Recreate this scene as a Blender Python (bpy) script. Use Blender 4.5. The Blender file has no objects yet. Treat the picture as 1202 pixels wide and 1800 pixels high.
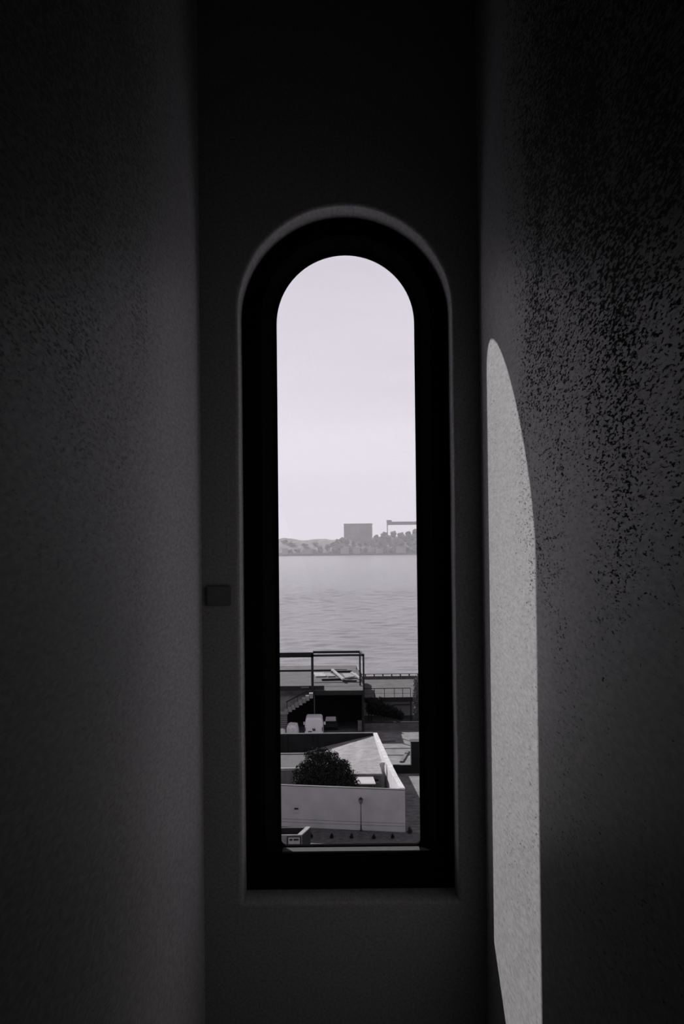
import bpy, bmesh, math, random
from mathutils import Vector, Matrix
R = math.radians
random.seed(7)
scene = bpy.context.scene
COL = scene.collection

# ------------------------------------------------------------------ camera
cd = bpy.data.cameras.new('camera')
cd.sensor_fit = 'VERTICAL'; cd.sensor_height = 36.0; cd.lens = 45.0     # 2250 px at 1800 px height
cd.clip_start = 0.02; cd.clip_end = 20000
cam = bpy.data.objects.new('camera', cd); COL.objects.link(cam)
pitch = math.atan(50 / 2250)
cam.matrix_world = (Matrix.Translation((0, 0, 22)) @ Matrix.Rotation(R(90) + pitch, 4, 'X')
                    @ Matrix.Rotation(-0.0105, 4, 'Z'))
scene.camera = cam

# ------------------------------------------------------------------ sky
world = bpy.data.worlds.new('sky'); scene.world = world
world.use_nodes = True
wn = world.node_tree.nodes; wl = world.node_tree.links; wn.clear()
w_out = wn.new('ShaderNodeOutputWorld'); w_bg = wn.new('ShaderNodeBackground')
w_tc = wn.new('ShaderNodeTexCoord'); w_map = wn.new('ShaderNodeMapping')
w_map.inputs['Scale'].default_value = (1.0, 1.0, 7.0)
w_noise = wn.new('ShaderNodeTexNoise'); w_noise.inputs['Scale'].default_value = 3.2
w_noise.inputs['Detail'].default_value = 4.0
w_ramp = wn.new('ShaderNodeValToRGB')
w_ramp.color_ramp.elements[0].position = 0.30; w_ramp.color_ramp.elements[0].color = (0.640, 0.600, 0.680, 1)
w_ramp.color_ramp.elements[1].position = 0.62; w_ramp.color_ramp.elements[1].color = (0.700, 0.655, 0.745, 1)
wl.new(w_tc.outputs['Generated'], w_map.inputs['Vector'])
wl.new(w_map.outputs['Vector'], w_noise.inputs['Vector'])
wl.new(w_noise.outputs['Fac'], w_ramp.inputs['Fac'])
w_sep = wn.new('ShaderNodeSeparateXYZ'); wl.new(w_tc.outputs['Generated'], w_sep.inputs['Vector'])
w_fall = wn.new('ShaderNodeValToRGB')                       # hazy clear sky: bright horizon, deeper zenith
e = w_fall.color_ramp.elements
e[0].position = 0.0; e[0].color = (1, 1, 1, 1); e[1].position = 1.0; e[1].color = (.28, .28, .28, 1)
for p, v in ((.21, 1.0), (.30, .88), (.45, .60), (.70, .36)):
    k = e.new(p); k.color = (v, v, v, 1)
wl.new(w_sep.outputs['Z'], w_fall.inputs['Fac'])
w_mul = wn.new('ShaderNodeMix'); w_mul.data_type = 'RGBA'; w_mul.blend_type = 'MULTIPLY'; w_mul.inputs['Factor'].default_value = 1.0
wl.new(w_ramp.outputs['Color'], w_mul.inputs['A']); wl.new(w_fall.outputs['Color'], w_mul.inputs['B'])
wl.new(w_mul.outputs['Result'], w_bg.inputs['Color'])
w_bg.inputs['Strength'].default_value = 1.0
wl.new(w_bg.outputs['Background'], w_out.inputs['Surface'])

# ------------------------------------------------------------------ sun: ahead and to the left, 26 degrees up
sd = bpy.data.lights.new('sun', 'SUN'); sd.energy = 6.5; sd.angle = R(0.53); sd.color = (1.0, 0.97, 0.985)
sun = bpy.data.objects.new('sun', sd); COL.objects.link(sun)
sun.location = (-60, 130, 120)
sun.rotation_euler = Vector((0.485, -1.0, -0.566)).to_track_quat('-Z', 'Y').to_euler()

# ------------------------------------------------------------------ exposure
vs = scene.view_settings
vs.view_transform = 'Standard'; vs.look = 'None'; vs.exposure = 0.0; vs.gamma = 1.0
vs.use_curve_mapping = False
scene.display_settings.display_device = 'sRGB'


# ================================================================== materials
def mat(name, v, rough=0.8, var=0.25, scale=3.0, spec=0.3, bump=0.0, bscale=None, metal=0.0, stretch=(1, 1, 1)):
    m = bpy.data.materials.new(name); m.use_nodes = True
    nt = m.node_tree; b = nt.nodes['Principled BSDF']
    tc = nt.nodes.new('ShaderNodeTexCoord'); mp = nt.nodes.new('ShaderNodeMapping')
    mp.inputs['Scale'].default_value = stretch
    nt.links.new(tc.outputs['Object'], mp.inputs['Vector'])
    n = nt.nodes.new('ShaderNodeTexNoise'); n.inputs['Scale'].default_value = scale; n.inputs['Detail'].default_value = 5
    nt.links.new(mp.outputs['Vector'], n.inputs['Vector'])
    r = nt.nodes.new('ShaderNodeValToRGB')
    lo, hi = v * (1 - var), min(1, v * (1 + var))
    r.color_ramp.elements[0].position = 0.3; r.color_ramp.elements[0].color = (lo * 1.0, lo * 0.98, lo * 0.985, 1)
    r.color_ramp.elements[1].position = 0.7; r.color_ramp.elements[1].color = (hi * 1.0, hi * 0.98, hi * 0.985, 1)
    nt.links.new(n.outputs['Fac'], r.inputs['Fac'])
    nt.links.new(r.outputs['Color'], b.inputs['Base Color'])
    b.inputs['Roughness'].default_value = rough
    b.inputs['Specular IOR Level'].default_value = spec
    b.inputs['Metallic'].default_value = metal
    if bump:
        n2 = nt.nodes.new('ShaderNodeTexNoise'); n2.inputs['Scale'].default_value = bscale or scale * 6
        n2.inputs['Detail'].default_value = 4
        nt.links.new(mp.outputs['Vector'], n2.inputs['Vector'])
        bp = nt.nodes.new('ShaderNodeBump'); bp.inputs['Strength'].default_value = bump
        bp.inputs['Distance'].default_value = 0.02
        nt.links.new(n2.outputs['Fac'], bp.inputs['Height'])
        nt.links.new(bp.outputs['Normal'], b.inputs['Normal'])
    return m


def plaster(name, v, pit=0.0, pit_z=22.35, pit_h=0.45, rough=0.5, spec=0.5):
    """painted plaster, trowel relief, dark pitting where the paint has flaked (pit)"""
    m = bpy.data.materials.new(name); m.use_nodes = True
    nt = m.node_tree; N = nt.nodes.new; L = nt.links.new
    b = nt.nodes['Principled BSDF']
    tc = N('ShaderNodeTexCoord')
    fine = N('ShaderNodeTexNoise'); fine.inputs['Scale'].default_value = 160; fine.inputs['Detail'].default_value = 6
    fmap = N('ShaderNodeMapping'); fmap.inputs['Scale'].default_value = (1, 0.2, 1)
    L(tc.outputs['Object'], fmap.inputs['Vector']); L(fmap.outputs['Vector'], fine.inputs['Vector'])
    r0 = N('ShaderNodeValToRGB')
    r0.color_ramp.elements[0].position = 0.32; r0.color_ramp.elements[0].color = (v * .78, v * .765, v * .77, 1)
    r0.color_ramp.elements[1].position = 0.68; r0.color_ramp.elements[1].color = (v * 1.15, v * 1.13, v * 1.14, 1)
    L(fine.outputs['Fac'], r0.inputs['Fac'])
    col = r0.outputs['Color']
    height = fine.outputs['Fac']
    if pit:
        mp = N('ShaderNodeMapping'); mp.inputs['Scale'].default_value = (1, 0.19, 0.9)
        L(tc.outputs['Object'], mp.inputs['Vector'])
        p1 = N('ShaderNodeTexNoise'); p1.inputs['Scale'].default_value = 310; p1.inputs['Detail'].default_value = 3
        p1.inputs['Roughness'].default_value = 0.62
        L(mp.outputs['Vector'], p1.inputs['Vector'])
        mp2 = N('ShaderNodeMapping'); mp2.inputs['Scale'].default_value = (1, 0.5, 0.45)
        L(tc.outputs['Object'], mp2.inputs['Vector'])
        p2 = N('ShaderNodeTexNoise'); p2.inputs['Scale'].default_value = 7.5; p2.inputs['Detail'].default_value = 3
        L(mp2.outputs['Vector'], p2.inputs['Vector'])
        sep = N('ShaderNodeSeparateXYZ'); L(tc.outputs['Object'], sep.inputs['Vector'])
        # flaking sits high on the wall, away from the window corner
        mz = N('ShaderNodeMapRange'); mz.inputs['From Min'].default_value = pit_z - pit_h
        mz.inputs['From Max'].default_value = pit_z; L(sep.outputs['Z'], mz.inputs['Value'])
        my = N('ShaderNodeMapRange'); my.inputs['From Min'].default_value = 2.62
        my.inputs['From Max'].default_value = 2.10; L(sep.outputs['Y'], my.inputs['Value'])
        mul = N('ShaderNodeMath'); mul.operation = 'MULTIPLY'
        L(mz.outputs['Result'], mul.inputs[0]); L(my.outputs['Result'], mul.inputs[1])
        # threshold = fine noise + region*k + blotch
        a1 = N('ShaderNodeMath'); a1.operation = 'MULTIPLY_ADD'; a1.inputs[1].default_value = 0.20
        L(mul.outputs[0], a1.inputs[0]); L(p1.outputs['Fac'], a1.inputs[2])
        a2 = N('ShaderNodeMath'); a2.operation = 'MULTIPLY_ADD'; a2.inputs[1].default_value = 0.30
        L(p2.outputs['Fac'], a2.inputs[0]); L(a1.outputs[0], a2.inputs[2])
        pr = N('ShaderNodeValToRGB')
        pr.color_ramp.elements[0].position = 0.79; pr.color_ramp.elements[0].color = (0, 0, 0, 1)
        pr.color_ramp.elements[1].position = 0.87; pr.color_ramp.elements[1].color = (1, 1, 1, 1)
        L(a2.outputs[0], pr.inputs['Fac'])
        pm = N('ShaderNodeMath'); pm.operation = 'MULTIPLY'; pm.inputs[1].default_value = pit
        L(pr.outputs['Color'], pm.inputs[0])
        mx = N('ShaderNodeMix'); mx.data_type = 'RGBA'
        L(pm.outputs[0], mx.inputs['Factor']); L(col, mx.inputs['A'])
        mx.inputs['B'].default_value = (v * .12, v * .115, v * .115, 1)
        col = mx.outputs['Result']
        inv = N('ShaderNodeMath'); inv.operation = 'MULTIPLY_ADD'; inv.inputs[1].default_value = -1.6
        L(pm.outputs[0], inv.inputs[0]); L(fine.outputs['Fac'], inv.inputs[2])
        height = inv.outputs[0]
        rr = N('ShaderNodeMath'); rr.operation = 'MULTIPLY_ADD'; rr.inputs[1].default_value = 0.45; rr.inputs[2].default_value = rough
        L(pm.outputs[0], rr.inputs[0]); L(rr.outputs[0], b.inputs['Roughness'])
    else:
        b.inputs['Roughness'].default_value = rough
    L(col, b.inputs['Base Color'])
    b.inputs['Specular IOR Level'].default_value = spec
    bp = N('ShaderNodeBump'); bp.inputs['Strength'].default_value = 0.25; bp.inputs['Distance'].default_value = 0.001
    L(height, bp.inputs['Height']); L(bp.outputs['Normal'], b.inputs['Normal'])
    return m


M = {}
M['wall_r'] = plaster('plaster_right', 0.35, pit=0.95, pit_h=0.6, rough=0.42, spec=0.07)
M['wall_l'] = plaster('plaster_left', 0.33, pit=0.4, pit_z=22.75, pit_h=0.8, rough=0.5, spec=0.04)
M['wall_f'] = plaster('plaster_window_wall', 0.28, rough=0.7, spec=0.2)
M['room'] = plaster('plaster_room', 0.06, rough=0.8, spec=0.2)
M['stone'] = mat('floor_stone', 0.06, 0.8, 0.3, 6)
M['frame'] = mat('black_paint', 0.008, 0.9, 0.3, 40, spec=0.0)
M['ledge'] = mat('grey_metal', 0.07, 0.85, 0.15, 60, spec=0.05)
M['plate'] = mat('dark_plastic', 0.13, 0.55, 0.1, 50)
M['ground'] = mat('pale_ground', 0.17, 0.9, 0.35, 0.9, bump=0.4)
M['yard'] = mat('yard_concrete', 0.24, 0.9, 0.25, 1.2)
M['street'] = mat('street_cobbles', 0.09, 0.9, 0.45, 2.2, bump=0.5, bscale=6)
M['grass'] = mat('rough_verge', 0.13, 0.95, 0.5, 1.4, bump=0.5)
M['white'] = mat('white_render', 0.55, 0.85, 0.2, 1.2, stretch=(1, 1, 0.35))
M['fgwall'] = mat('pale_render', 0.44, 0.9, 0.1, 0.8)
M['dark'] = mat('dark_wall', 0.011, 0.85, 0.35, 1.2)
M['black'] = mat('black_steel', 0.015, 0.6, 0.2, 3)
M['grey'] = mat('grey_render', 0.22, 0.9, 0.2, 1.3)
M['dgrey'] = mat('dark_grey_render', 0.11, 0.9, 0.25, 1.3)
M['roof'] = mat('gravel_roof', 0.06, 0.95, 0.4, 0.9, bump=0.4)
M['felt'] = mat('roofing_felt', 0.05, 0.9, 0.35, 1.5)
M['pale'] = mat('pale_concrete', 0.24, 0.9, 0.25, 2.0)
M['plank'] = mat('bleached_plank', 0.33, 0.9, 0.25, 2.0)
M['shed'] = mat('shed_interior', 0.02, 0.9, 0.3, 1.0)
M['van'] = mat('white_car_paint', 0.84, 0.35, 0.05, 1.0, spec=0.5)
M['van_roof_lit'] = mat('white_car_paint_lit', 0.92, 0.35, 0.04, 1.0, spec=0.5)  # same white as the body, lightened: brighter light on the roof painted in
M['rubber'] = mat('rubber', 0.02, 0.8, 0.2, 4)
M['lens'] = mat('tail_lamp', 0.06, 0.3, 0.1, 4)
M['bag'] = mat('white_woven_bag', 0.74, 0.85, 0.25, 4)
M['leaf'] = mat('leaf', 0.02, 0.85, 0.5, 3, spec=0.08)
M['leaf_pale'] = mat('pale_leaf', 0.12, 0.75, 0.4, 3)
M['bark'] = mat('bark', 0.06, 0.9, 0.4, 4)
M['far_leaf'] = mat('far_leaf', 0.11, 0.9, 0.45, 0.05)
M['far_hill'] = mat('far_hill', 0.13, 0.95, 0.4, 0.03)
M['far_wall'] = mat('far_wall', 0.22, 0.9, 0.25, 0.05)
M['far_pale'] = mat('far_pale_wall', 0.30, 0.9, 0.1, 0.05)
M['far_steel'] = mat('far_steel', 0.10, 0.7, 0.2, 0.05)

# window glass: clear, thin, with a faint mirror sheen
g = bpy.data.materials.new('window_glass'); g.use_nodes = True
nt = g.node_tree; nt.nodes.clear()
o = nt.nodes.new('ShaderNodeOutputMaterial'); t = nt.nodes.new('ShaderNodeBsdfTransparent')
gl = nt.nodes.new('ShaderNodeBsdfGlossy'); gl.inputs['Roughness'].default_value = 0.02
mx = nt.nodes.new('ShaderNodeMixShader'); mx.inputs['Fac'].default_value = 0.03
t.inputs['Color'].default_value = (0.985, 0.985, 0.985, 1)
nt.links.new(t.outputs[0], mx.inputs[1]); nt.links.new(gl.outputs[0], mx.inputs[2]); nt.links.new(mx.outputs[0], o.inputs['Surface'])
M['glass'] = g

# river water: small wind waves
g = bpy.data.materials.new('river_water'); g.use_nodes = True
nt = g.node_tree; b = nt.nodes['Principled BSDF']
b.inputs['Base Color'].default_value = (0.24, 0.235, 0.245, 1); b.inputs['Roughness'].default_value = 0.22
b.inputs['IOR'].default_value = 1.33
tc = nt.nodes.new('ShaderNodeTexCoord'); mp = nt.nodes.new('ShaderNodeMapping'); mp.inputs['Scale'].default_value = (0.35, 1, 1)
n1 = nt.nodes.new('ShaderNodeTexNoise'); n1.inputs['Scale'].default_value = 0.06; n1.inputs['Detail'].default_value = 8
n1.inputs['Roughness'].default_value = 0.78
bp = nt.nodes.new('ShaderNodeBump'); bp.inputs['Strength'].default_value = 0.9; bp.inputs['Distance'].default_value = 1.6
nt.links.new(tc.outputs['Object'], mp.inputs['Vector']); nt.links.new(mp.outputs['Vector'], n1.inputs['Vector'])
nt.links.new(n1.outputs['Fac'], bp.inputs['Height']); nt.links.new(bp.outputs['Normal'], b.inputs['Normal'])
M['water'] = g

# thin sea haze over the river
g = bpy.data.materials.new('river_haze'); g.use_nodes = True
nt = g.node_tree; nt.nodes.clear()
o = nt.nodes.new('ShaderNodeOutputMaterial'); v = nt.nodes.new('ShaderNodeVolumeScatter')
v.inputs['Density'].default_value = 0.00016; v.inputs['Anisotropy'].default_value = 0.25
v.inputs['Color'].default_value = (0.96, 0.94, 1.0, 1)
nt.links.new(v.outputs[0], o.inputs['Volume'])
M['haze'] = g


# ================================================================== helpers
def link(name, me, m, parent=None):
    ob = bpy.data.objects.new(name, me); COL.objects.link(ob)
    if m is not None and not me.materials:
        me.materials.append(M[m] if isinstance(m, str) else m)
    if parent is not None:
        ob.parent = parent
    return ob


def bmobj(name, bm, m, parent=None, smooth=False):
    bmesh.ops.recalc_face_normals(bm, faces=bm.faces)
    me = bpy.data.meshes.new(name); bm.to_mesh(me); bm.free()
    if smooth:
        for p in me.polygons: p.use_smooth = True
    return link(name, me, m, parent)


def tag(ob, label, cat, group=None):
    ob['label'] = label; ob['category'] = cat
    if group: ob['group'] = group
    return ob


def struct(ob, label=None, kind='structure'):
    ob['kind'] = kind
    if label: ob['label'] = label
    return ob


def empty(name, loc):
    e = bpy.data.objects.new(name, None); e.empty_display_size = 0.3
    e.location = loc; COL.objects.link(e)
    return e


def under(parent, ob):
    """parent a mesh that was built in world coordinates under an unrotated Empty"""
    ob.parent = parent
    ob.location = ob.location - parent.location
    return ob


def box(bm, a, b):
    x0, y0, z0 = a; x1, y1, z1 = b
    v = [bm.verts.new(p) for p in ((x0, y0, z0), (x1, y0, z0), (x1, y1, z0), (x0, y1, z0),
                                   (x0, y0, z1), (x1, y0, z1), (x1, y1, z1), (x0, y1, z1))]
    for f in ((0, 3, 2, 1), (4, 5, 6, 7), (0, 1, 5, 4), (1, 2, 6, 5), (2, 3, 7, 6), (3, 0, 4, 7)):
        bm.faces.new([v[i] for i in f])


def boxobj(name, a, b, m, parent=None, bevel=0.0):
    bm = bmesh.new(); box(bm, a, b)
    if bevel:
        bmesh.ops.bevel(bm, geom=list(bm.edges), offset=bevel, segments=2, affect='EDGES')
    ob = bmobj(name, bm, m)
    if parent is not None: under(parent, ob)
    return ob


def hexa(bm, lower, upper):
    """solid between two 4-point loops"""
    v = [bm.verts.new(p) for p in list(lower) + list(upper)]
    n = len(lower)
    bm.faces.new(v[:n][::-1]); bm.faces.new(v[n:])
    for i in range(n):
        j = (i + 1) % n
        bm.faces.new((v[i], v[j], v[n + j], v[n + i]))


def prism(name, pts, z0, z1, m, parent=None):
    bm = bmesh.new()
    hexa(bm, [(x, y, z0) for x, y in pts], [(x, y, z1) for x, y in pts])
    ob = bmobj(name, bm, m)
    if parent is not None: under(parent, ob)
    return ob


def tube(bm, p, q, r, n=8, r2=None):
    p, q = Vector(p), Vector(q); r2 = r if r2 is None else r2
    d = (q - p).normalized()
    a = d.orthogonal().normalized(); c = d.cross(a)
    l0, l1 = [], []
    for i in range(n):
        t = 2 * math.pi * i / n
        k = a * math.cos(t) + c * math.sin(t)
        l0.append(bm.verts.new(p + k * r)); l1.append(bm.verts.new(q + k * r2))
    for i in range(n):
        j = (i + 1) % n
        bm.faces.new((l0[i], l0[j], l1[j], l1[i]))
    bm.faces.new(l0[::-1]); bm.faces.new(l1)


def tubeobj(name, p, q, r, m, parent=None, n=8, r2=None):
    bm = bmesh.new(); tube(bm, p, q, r, n, r2)
    ob = bmobj(name, bm, m)
    if parent is not None: under(parent, ob)
    return ob


def lathe(bm, c, prof, n=12):
    rings = []
    for r, z in prof:
        rings.append([bm.verts.new((c[0] + r * math.cos(2 * math.pi * i / n), c[1] + r * math.sin(2 * math.pi * i / n), c[2] + z)) for i in range(n)])
    for a, b in zip(rings, rings[1:]):
        for i in range(n):
            j = (i + 1) % n
            bm.faces.new((a[i], a[j], b[j], b[i]))
    bm.faces.new(rings[0][::-1]); bm.faces.new(rings[-1])


def leaves(name, lobes, count, size, m, rnd, parent=None):
    """crown of single leaf blades spread through overlapping lobes (centre, radii)"""
    vs_, fs = [], []
    tot = sum(r[0] * r[1] * r[2] for _, r in lobes)
    for c, r in lobes:
        k = int(count * r[0] * r[1] * r[2] / tot) + 1
        for _ in range(k):
            d = Vector((rnd.gauss(0, 1), rnd.gauss(0, 1), rnd.gauss(0, 1))).normalized()
            rad = rnd.random() ** 0.42 * (0.88 + 0.24 * rnd.random())
            p = Vector((c[0] + d.x * r[0] * rad, c[1] + d.y * r[1] * rad, c[2] + d.z * r[2] * rad))
            u = Vector((rnd.gauss(0, 1), rnd.gauss(0, 1), rnd.gauss(0, 1))).normalized()
            w = u.orthogonal().normalized()
            s = size * (0.6 + 0.8 * rnd.random())
            i = len(vs_)
            vs_ += [p - u * s, p + w * s * .5, p + u * s, p - w * s * .5]
            fs.append((i, i + 1, i + 2, i + 3))
    me = bpy.data.meshes.new(name); me.from_pydata([tuple(q) for q in vs_], [], fs)
    ob = link(name, me, m)
    if parent is not None: under(parent, ob)
    return ob


# ================================================================== the room
N_ARC = 40
def arch(cx, hw, spring, bottom, y, corner=0.0):
    """closed loop: up the right side, over the arch, down the left side, along the bottom"""
    P = []
    for i in range(13):
        z = bottom + corner + (spring - bottom - corner) * i / 12
        P.append((cx + hw, y, z))
    for i in range(1, N_ARC):
        t = math.pi * i / N_ARC
        P.append((cx + hw * math.cos(t), y, spring + hw * math.sin(t)))
    for i in range(13):
        z = spring + (bottom + corner - spring) * i / 12
        P.append((cx - hw, y, z))
    for i in range(0, 5):                                   # bottom-left corner, then right
        t = math.pi + (math.pi / 2) * (i + 1) / 5
        P.append((cx - hw + corner + corner * math.cos(t), y, bottom + corner + corner * math.sin(t)) if corner
                 else (cx - hw + 2 * hw * (i + 1) / 12, y, bottom))
    if not corner:
        P.append((cx, y, bottom)); 
    else:
        P.append((cx, y, bottom))
    for i in range(0, 5):
        t = 1.5 * math.pi + (math.pi / 2) * i / 5
        P.append((cx + hw - corner + corner * math.cos(t), y, bottom + corner + corner * math.sin(t)) if corner
                 else (cx + hw - 2 * hw * (5 - i) / 12, y, bottom))
    return P


def rect_like(loop, x0, x1, z0, z1, y):
    """points of the rectangle's edge seen from the loop's own middle"""
    cx = sum(p[0] for p in loop) / len(loop); cz = (z0 + z1) / 2
    out = []
    for p in loop:
        dx, dz = p[0] - cx, p[2] - cz
        s = 1e9
        if dx > 1e-9: s = min(s, (x1 - cx) / dx)
        if dx < -1e-9: s = min(s, (x0 - cx) / dx)
        if dz > 1e-9: s = min(s, (z1 - cz) / dz)
        if dz < -1e-9: s = min(s, (z0 - cz) / dz)
        out.append((cx + dx * s, y, cz + dz * s))
    return out


def loft(name, loops, m, parent=None, closed=False, smooth=False):
    bm = bmesh.new()
    L = [[bm.verts.new(p) for p in lp] for lp in loops]
    pairs = list(zip(L, L[1:])) + ([(L[-1], L[0])] if closed else [])
    n = len(L[0])
    for a, b in pairs:
        for i in range(n):
            j = (i + 1) % n
            bm.faces.new((a[i], a[j], b[j], b[i]))
    return bmobj(name, bm, m, parent, smooth)


XL, XR = -0.330, 0.327
ZF, ZC = 20.45, 23.55
# window wall with its arched opening; soft, slightly uneven plaster lip
rnd = random.Random(3)
LCX, LHW, LSP, LBO = 0.0115, 0.2515, 22.537, 21.158
def wob(loop, a):
    out = []
    for i, p in enumerate(loop):
        k = a * (math.sin(i * 0.9) + 0.6 * math.sin(i * 2.3 + 1) + 0.5 * rnd.uniform(-1, 1))
        out.append((p[0] + k * (1 if p[0] > LCX else -1), p[1], p[2] + k * 0.5))
    return out
base = arch(LCX, LHW, LSP, LBO, 3.0)
loops = [rect_like(base, XL - 0.3, XR + 0.3, ZF - 0.3, ZC + 0.3, 3.0)]
for k in range(7):
    t = (math.pi / 2) * k / 6
    r = 0.010
    loops.append(wob(arch(LCX, LHW + r * (1 - math.sin(t)), LSP, LBO - r * (1 - math.sin(t)), 3.0 + r * (1 - math.cos(t))), 0.0005))
loops.append(arch(LCX, LHW - 0.001, LSP, LBO + 0.002, 3.14))
loops.append(arch(LCX, LHW + 0.03, LSP, LBO - 0.03, 3.30))
loops.append(rect_like(base, XL - 0.3, XR + 0.3, ZF - 0.3, ZC + 0.3, 3.30))
wf = loft('wall_front', loops, 'wall_f', closed=False)
struct(wf, 'shadowed plaster wall around the arched window')
struct(boxobj('wall_left', (XL - 0.3, -3.3, ZF - 0.3), (XL, 3.02, ZC + 0.3), 'wall_l'), 'plaster side wall left of the window, faintly lit')
struct(boxobj('wall_right', (XR, -3.3, ZF - 0.3), (XR + 0.3, 3.02, ZC + 0.3), 'wall_r'), 'pitted plaster side wall with the strip of sunlight')
struct(boxobj('wall_back', (XL - 0.3, -3.3, ZF - 0.3), (XR + 0.3, -3.0, ZC + 0.3), 'room'))
struct(boxobj('floor', (XL - 0.3, -3.3, ZF - 0.3), (XR + 0.3, 3.1, ZF), 'stone'))
struct(boxobj('ceiling', (XL - 0.3, -3.3, ZC), (XR + 0.3, 3.1, ZC + 0.3), 'room'))

# the window: black splayed frame, thin black sash, pane, grey bottom ledge
WCX, WSP = 0.0132, 22.538
win = empty('window_1', (WCX, 3.13, 21.16)); struct(win, 'tall narrow arched window with black frame')
fr = loft('window_frame', [
    arch(WCX, 0.262, LSP, LBO - 0.01, 3.108),
    arch(WCX, 0.206, WSP, 21.250, 3.108),
    arch(WCX, 0.1785, WSP, 21.250, 3.152),
    arch(WCX, 0.1785, WSP, 21.250, 3.172),
    arch(WCX, 0.262, LSP, LBO - 0.01, 3.172)], 'frame', closed=True)
under(win, fr)
sash = loft('sash', [
    arch(WCX, 0.184, WSP, 21.2435, 3.152, 0.012),
    arch(WCX, 0.1705, WSP, 21.2535, 3.152, 0.012),
    arch(WCX, 0.1705, WSP, 21.2535, 3.170, 0.012),
    arch(WCX, 0.184, WSP, 21.2435, 3.170, 0.012)], 'frame', closed=True)
under(win, sash)
bm = bmesh.new()
lp = arch(WCX, 0.176, WSP, 21.248, 3.160, 0.012)
bm.faces.new([bm.verts.new(p) for p in lp]); 
bmesh.ops.solidify(bm, geom=list(bm.faces), thickness=0.003)
pane = bmobj('pane', bm, 'glass'); under(win, pane); pane['label'] = 'clear glass pane'
lg = boxobj('ledge', (WCX - 0.166, 3.1075, 21.2470), (WCX + 0.166, 3.1515, 21.2506), 'ledge', win)
lg['label'] = 'thin grey ledge below the glass'

pl = boxobj('wall_plate', (-0.320, 2.993, 21.850), (-0.262, 3.003, 21.898), 'plate', bevel=0.003)
tag(pl, 'small dark square plate on the plaster left of the window', 'wall plate')

# ================================================================== ground, river
def slab(name, pts, z0, z1, m): return struct(prism(name, pts, z0, z1, m))
slab('ground', [(-60, 60), (60, 60), (60, 178), (-60, 178)], -6.0, 0.0, 'ground')
slab('street', [(-30, 84), (30, 84), (30, 91.5), (4.6, 96.7), (-30, 105.5)], -0.2, 0.02, 'street')
slab('verge', [(4.6, 96.7), (30, 92), (30, 108), (5.0, 112.5)], -0.2, 0.03, 'grass')
rw = random.Random(9)
trains = []
for _ in range(16):
    lam = rw.uniform(3.6, 12.0); an_ = rw.gauss(0, .6)
    trains.append((2 * math.pi / lam * math.sin(an_), 2 * math.pi / lam * math.cos(an_), rw.uniform(0, 6.28), 0.0042 * lam))
xs_ = [-4000, -900, -300, -150] + [-84 + 1.5 * i for i in range(113)] + [150, 300, 900, 4000]
ys_ = [177.5]
while ys_[-1] < 2600: ys_.append(ys_[-1] + (1.2 if ys_[-1] < 620 else 1.2 + (ys_[-1] - 620) * .03))
ys_[-1] = 2600
vs_, fs_ = [], []
for y_ in ys_:
    fy = max(0.0, min(1.0, (y_ - 178) / 15)) * max(0.0, min(1.0, (900 - y_) / 280))
    for x_ in xs_:
        fx = max(0.0, min(1.0, (90 - abs(x_)) / 12))
        z_ = -3 + fx * fy * sum(a_ * math.sin(kx * x_ + ky * y_ + ph) for kx, ky, ph, a_ in trains)
        vs_.append((x_, y_, z_))
nw = len(xs_)
for j in range(len(ys_) - 1):
    for i in range(nw - 1):
        fs_.append((j * nw + i, j * nw + i + 1, (j + 1) * nw + i + 1, (j + 1) * nw + i))
me = bpy.data.meshes.new('river'); me.from_pydata(vs_, [], fs_)
for p in me.polygons: p.use_smooth = True
struct(link('river', me, 'water'), 'wide pale river with small wind ripples', 'structure')

# raised yard behind the hut
bm = bmesh.new()
xs = [-9, -4.5, -1.4, 1.0, 2.9, 3.3]
zb = [0.6, 1.25, 2.08, 2.62, 3.02, 3.02]
zf = [0.6, 1.0, 1.7, 2.05, 2.30, 2.35]
for i in range(5):
    hexa(bm, [(xs[i], 113.2, -.1), (xs[i + 1], 113.2, -.1), (xs[i + 1], 125.1, -.1), (xs[i], 125.1, -.1)],
         [(xs[i], 113.2, zf[i]), (xs[i + 1], 113.2, zf[i + 1]), (xs[i + 1], 125.1, zb[i + 1]), (xs[i], 125.1, zb[i])])
bmesh.ops.remove_doubles(bm, verts=bm.verts, dist=1e-4)
struct(bmobj('raised_yard', bm, 'yard'), 'sloping pale yard behind the small hut')

# ================================================================== foreground wall and street
A, B = Vector((-4.858, 99.17)), Vector((4.455, 96.82))
d = (B - A).normalized(); nrm = Vector((-d.y, d.x))            # points away from the viewer
A2 = A - d * 12
def along(p, off): q = p + nrm * off; return (q.x, q.y)
fw = empty('boundary_wall', (0, 98.0, 0))
prism('wall_face', [along(A2, 0), along(B, 0), along(B, .30), along(A2, .30)], -0.3, 3.14, 'fgwall', fw)
prism('coping', [along(A2, -.03), along(B + d * .03, -.03), along(B + d * .03, .33), along(A2, .33)], 3.14, 3.20, 'dgrey', fw)
tag(fw, 'long pale rendered wall across the foreground behind the lamp post', 'wall')
# vent box on the wall
c = A + d * ((-3.75 - A.x) / d.x)
vb = empty('vent_box', (c.x, c.y, 1.2))
boxobj('cover', (c.x - .19, c.y - .06, 1.12), (c.x + .19, c.y + .06, 1.36), 'fgwall', vb, 0.01)
boxobj('opening', (c.x - .14, c.y - .09, 1.37), (c.x + .14, c.y + .06, 1.49), 'black', vb)
tag(vb, 'small vent box with dark slot on the pale foreground wall', 'vent')

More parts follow.
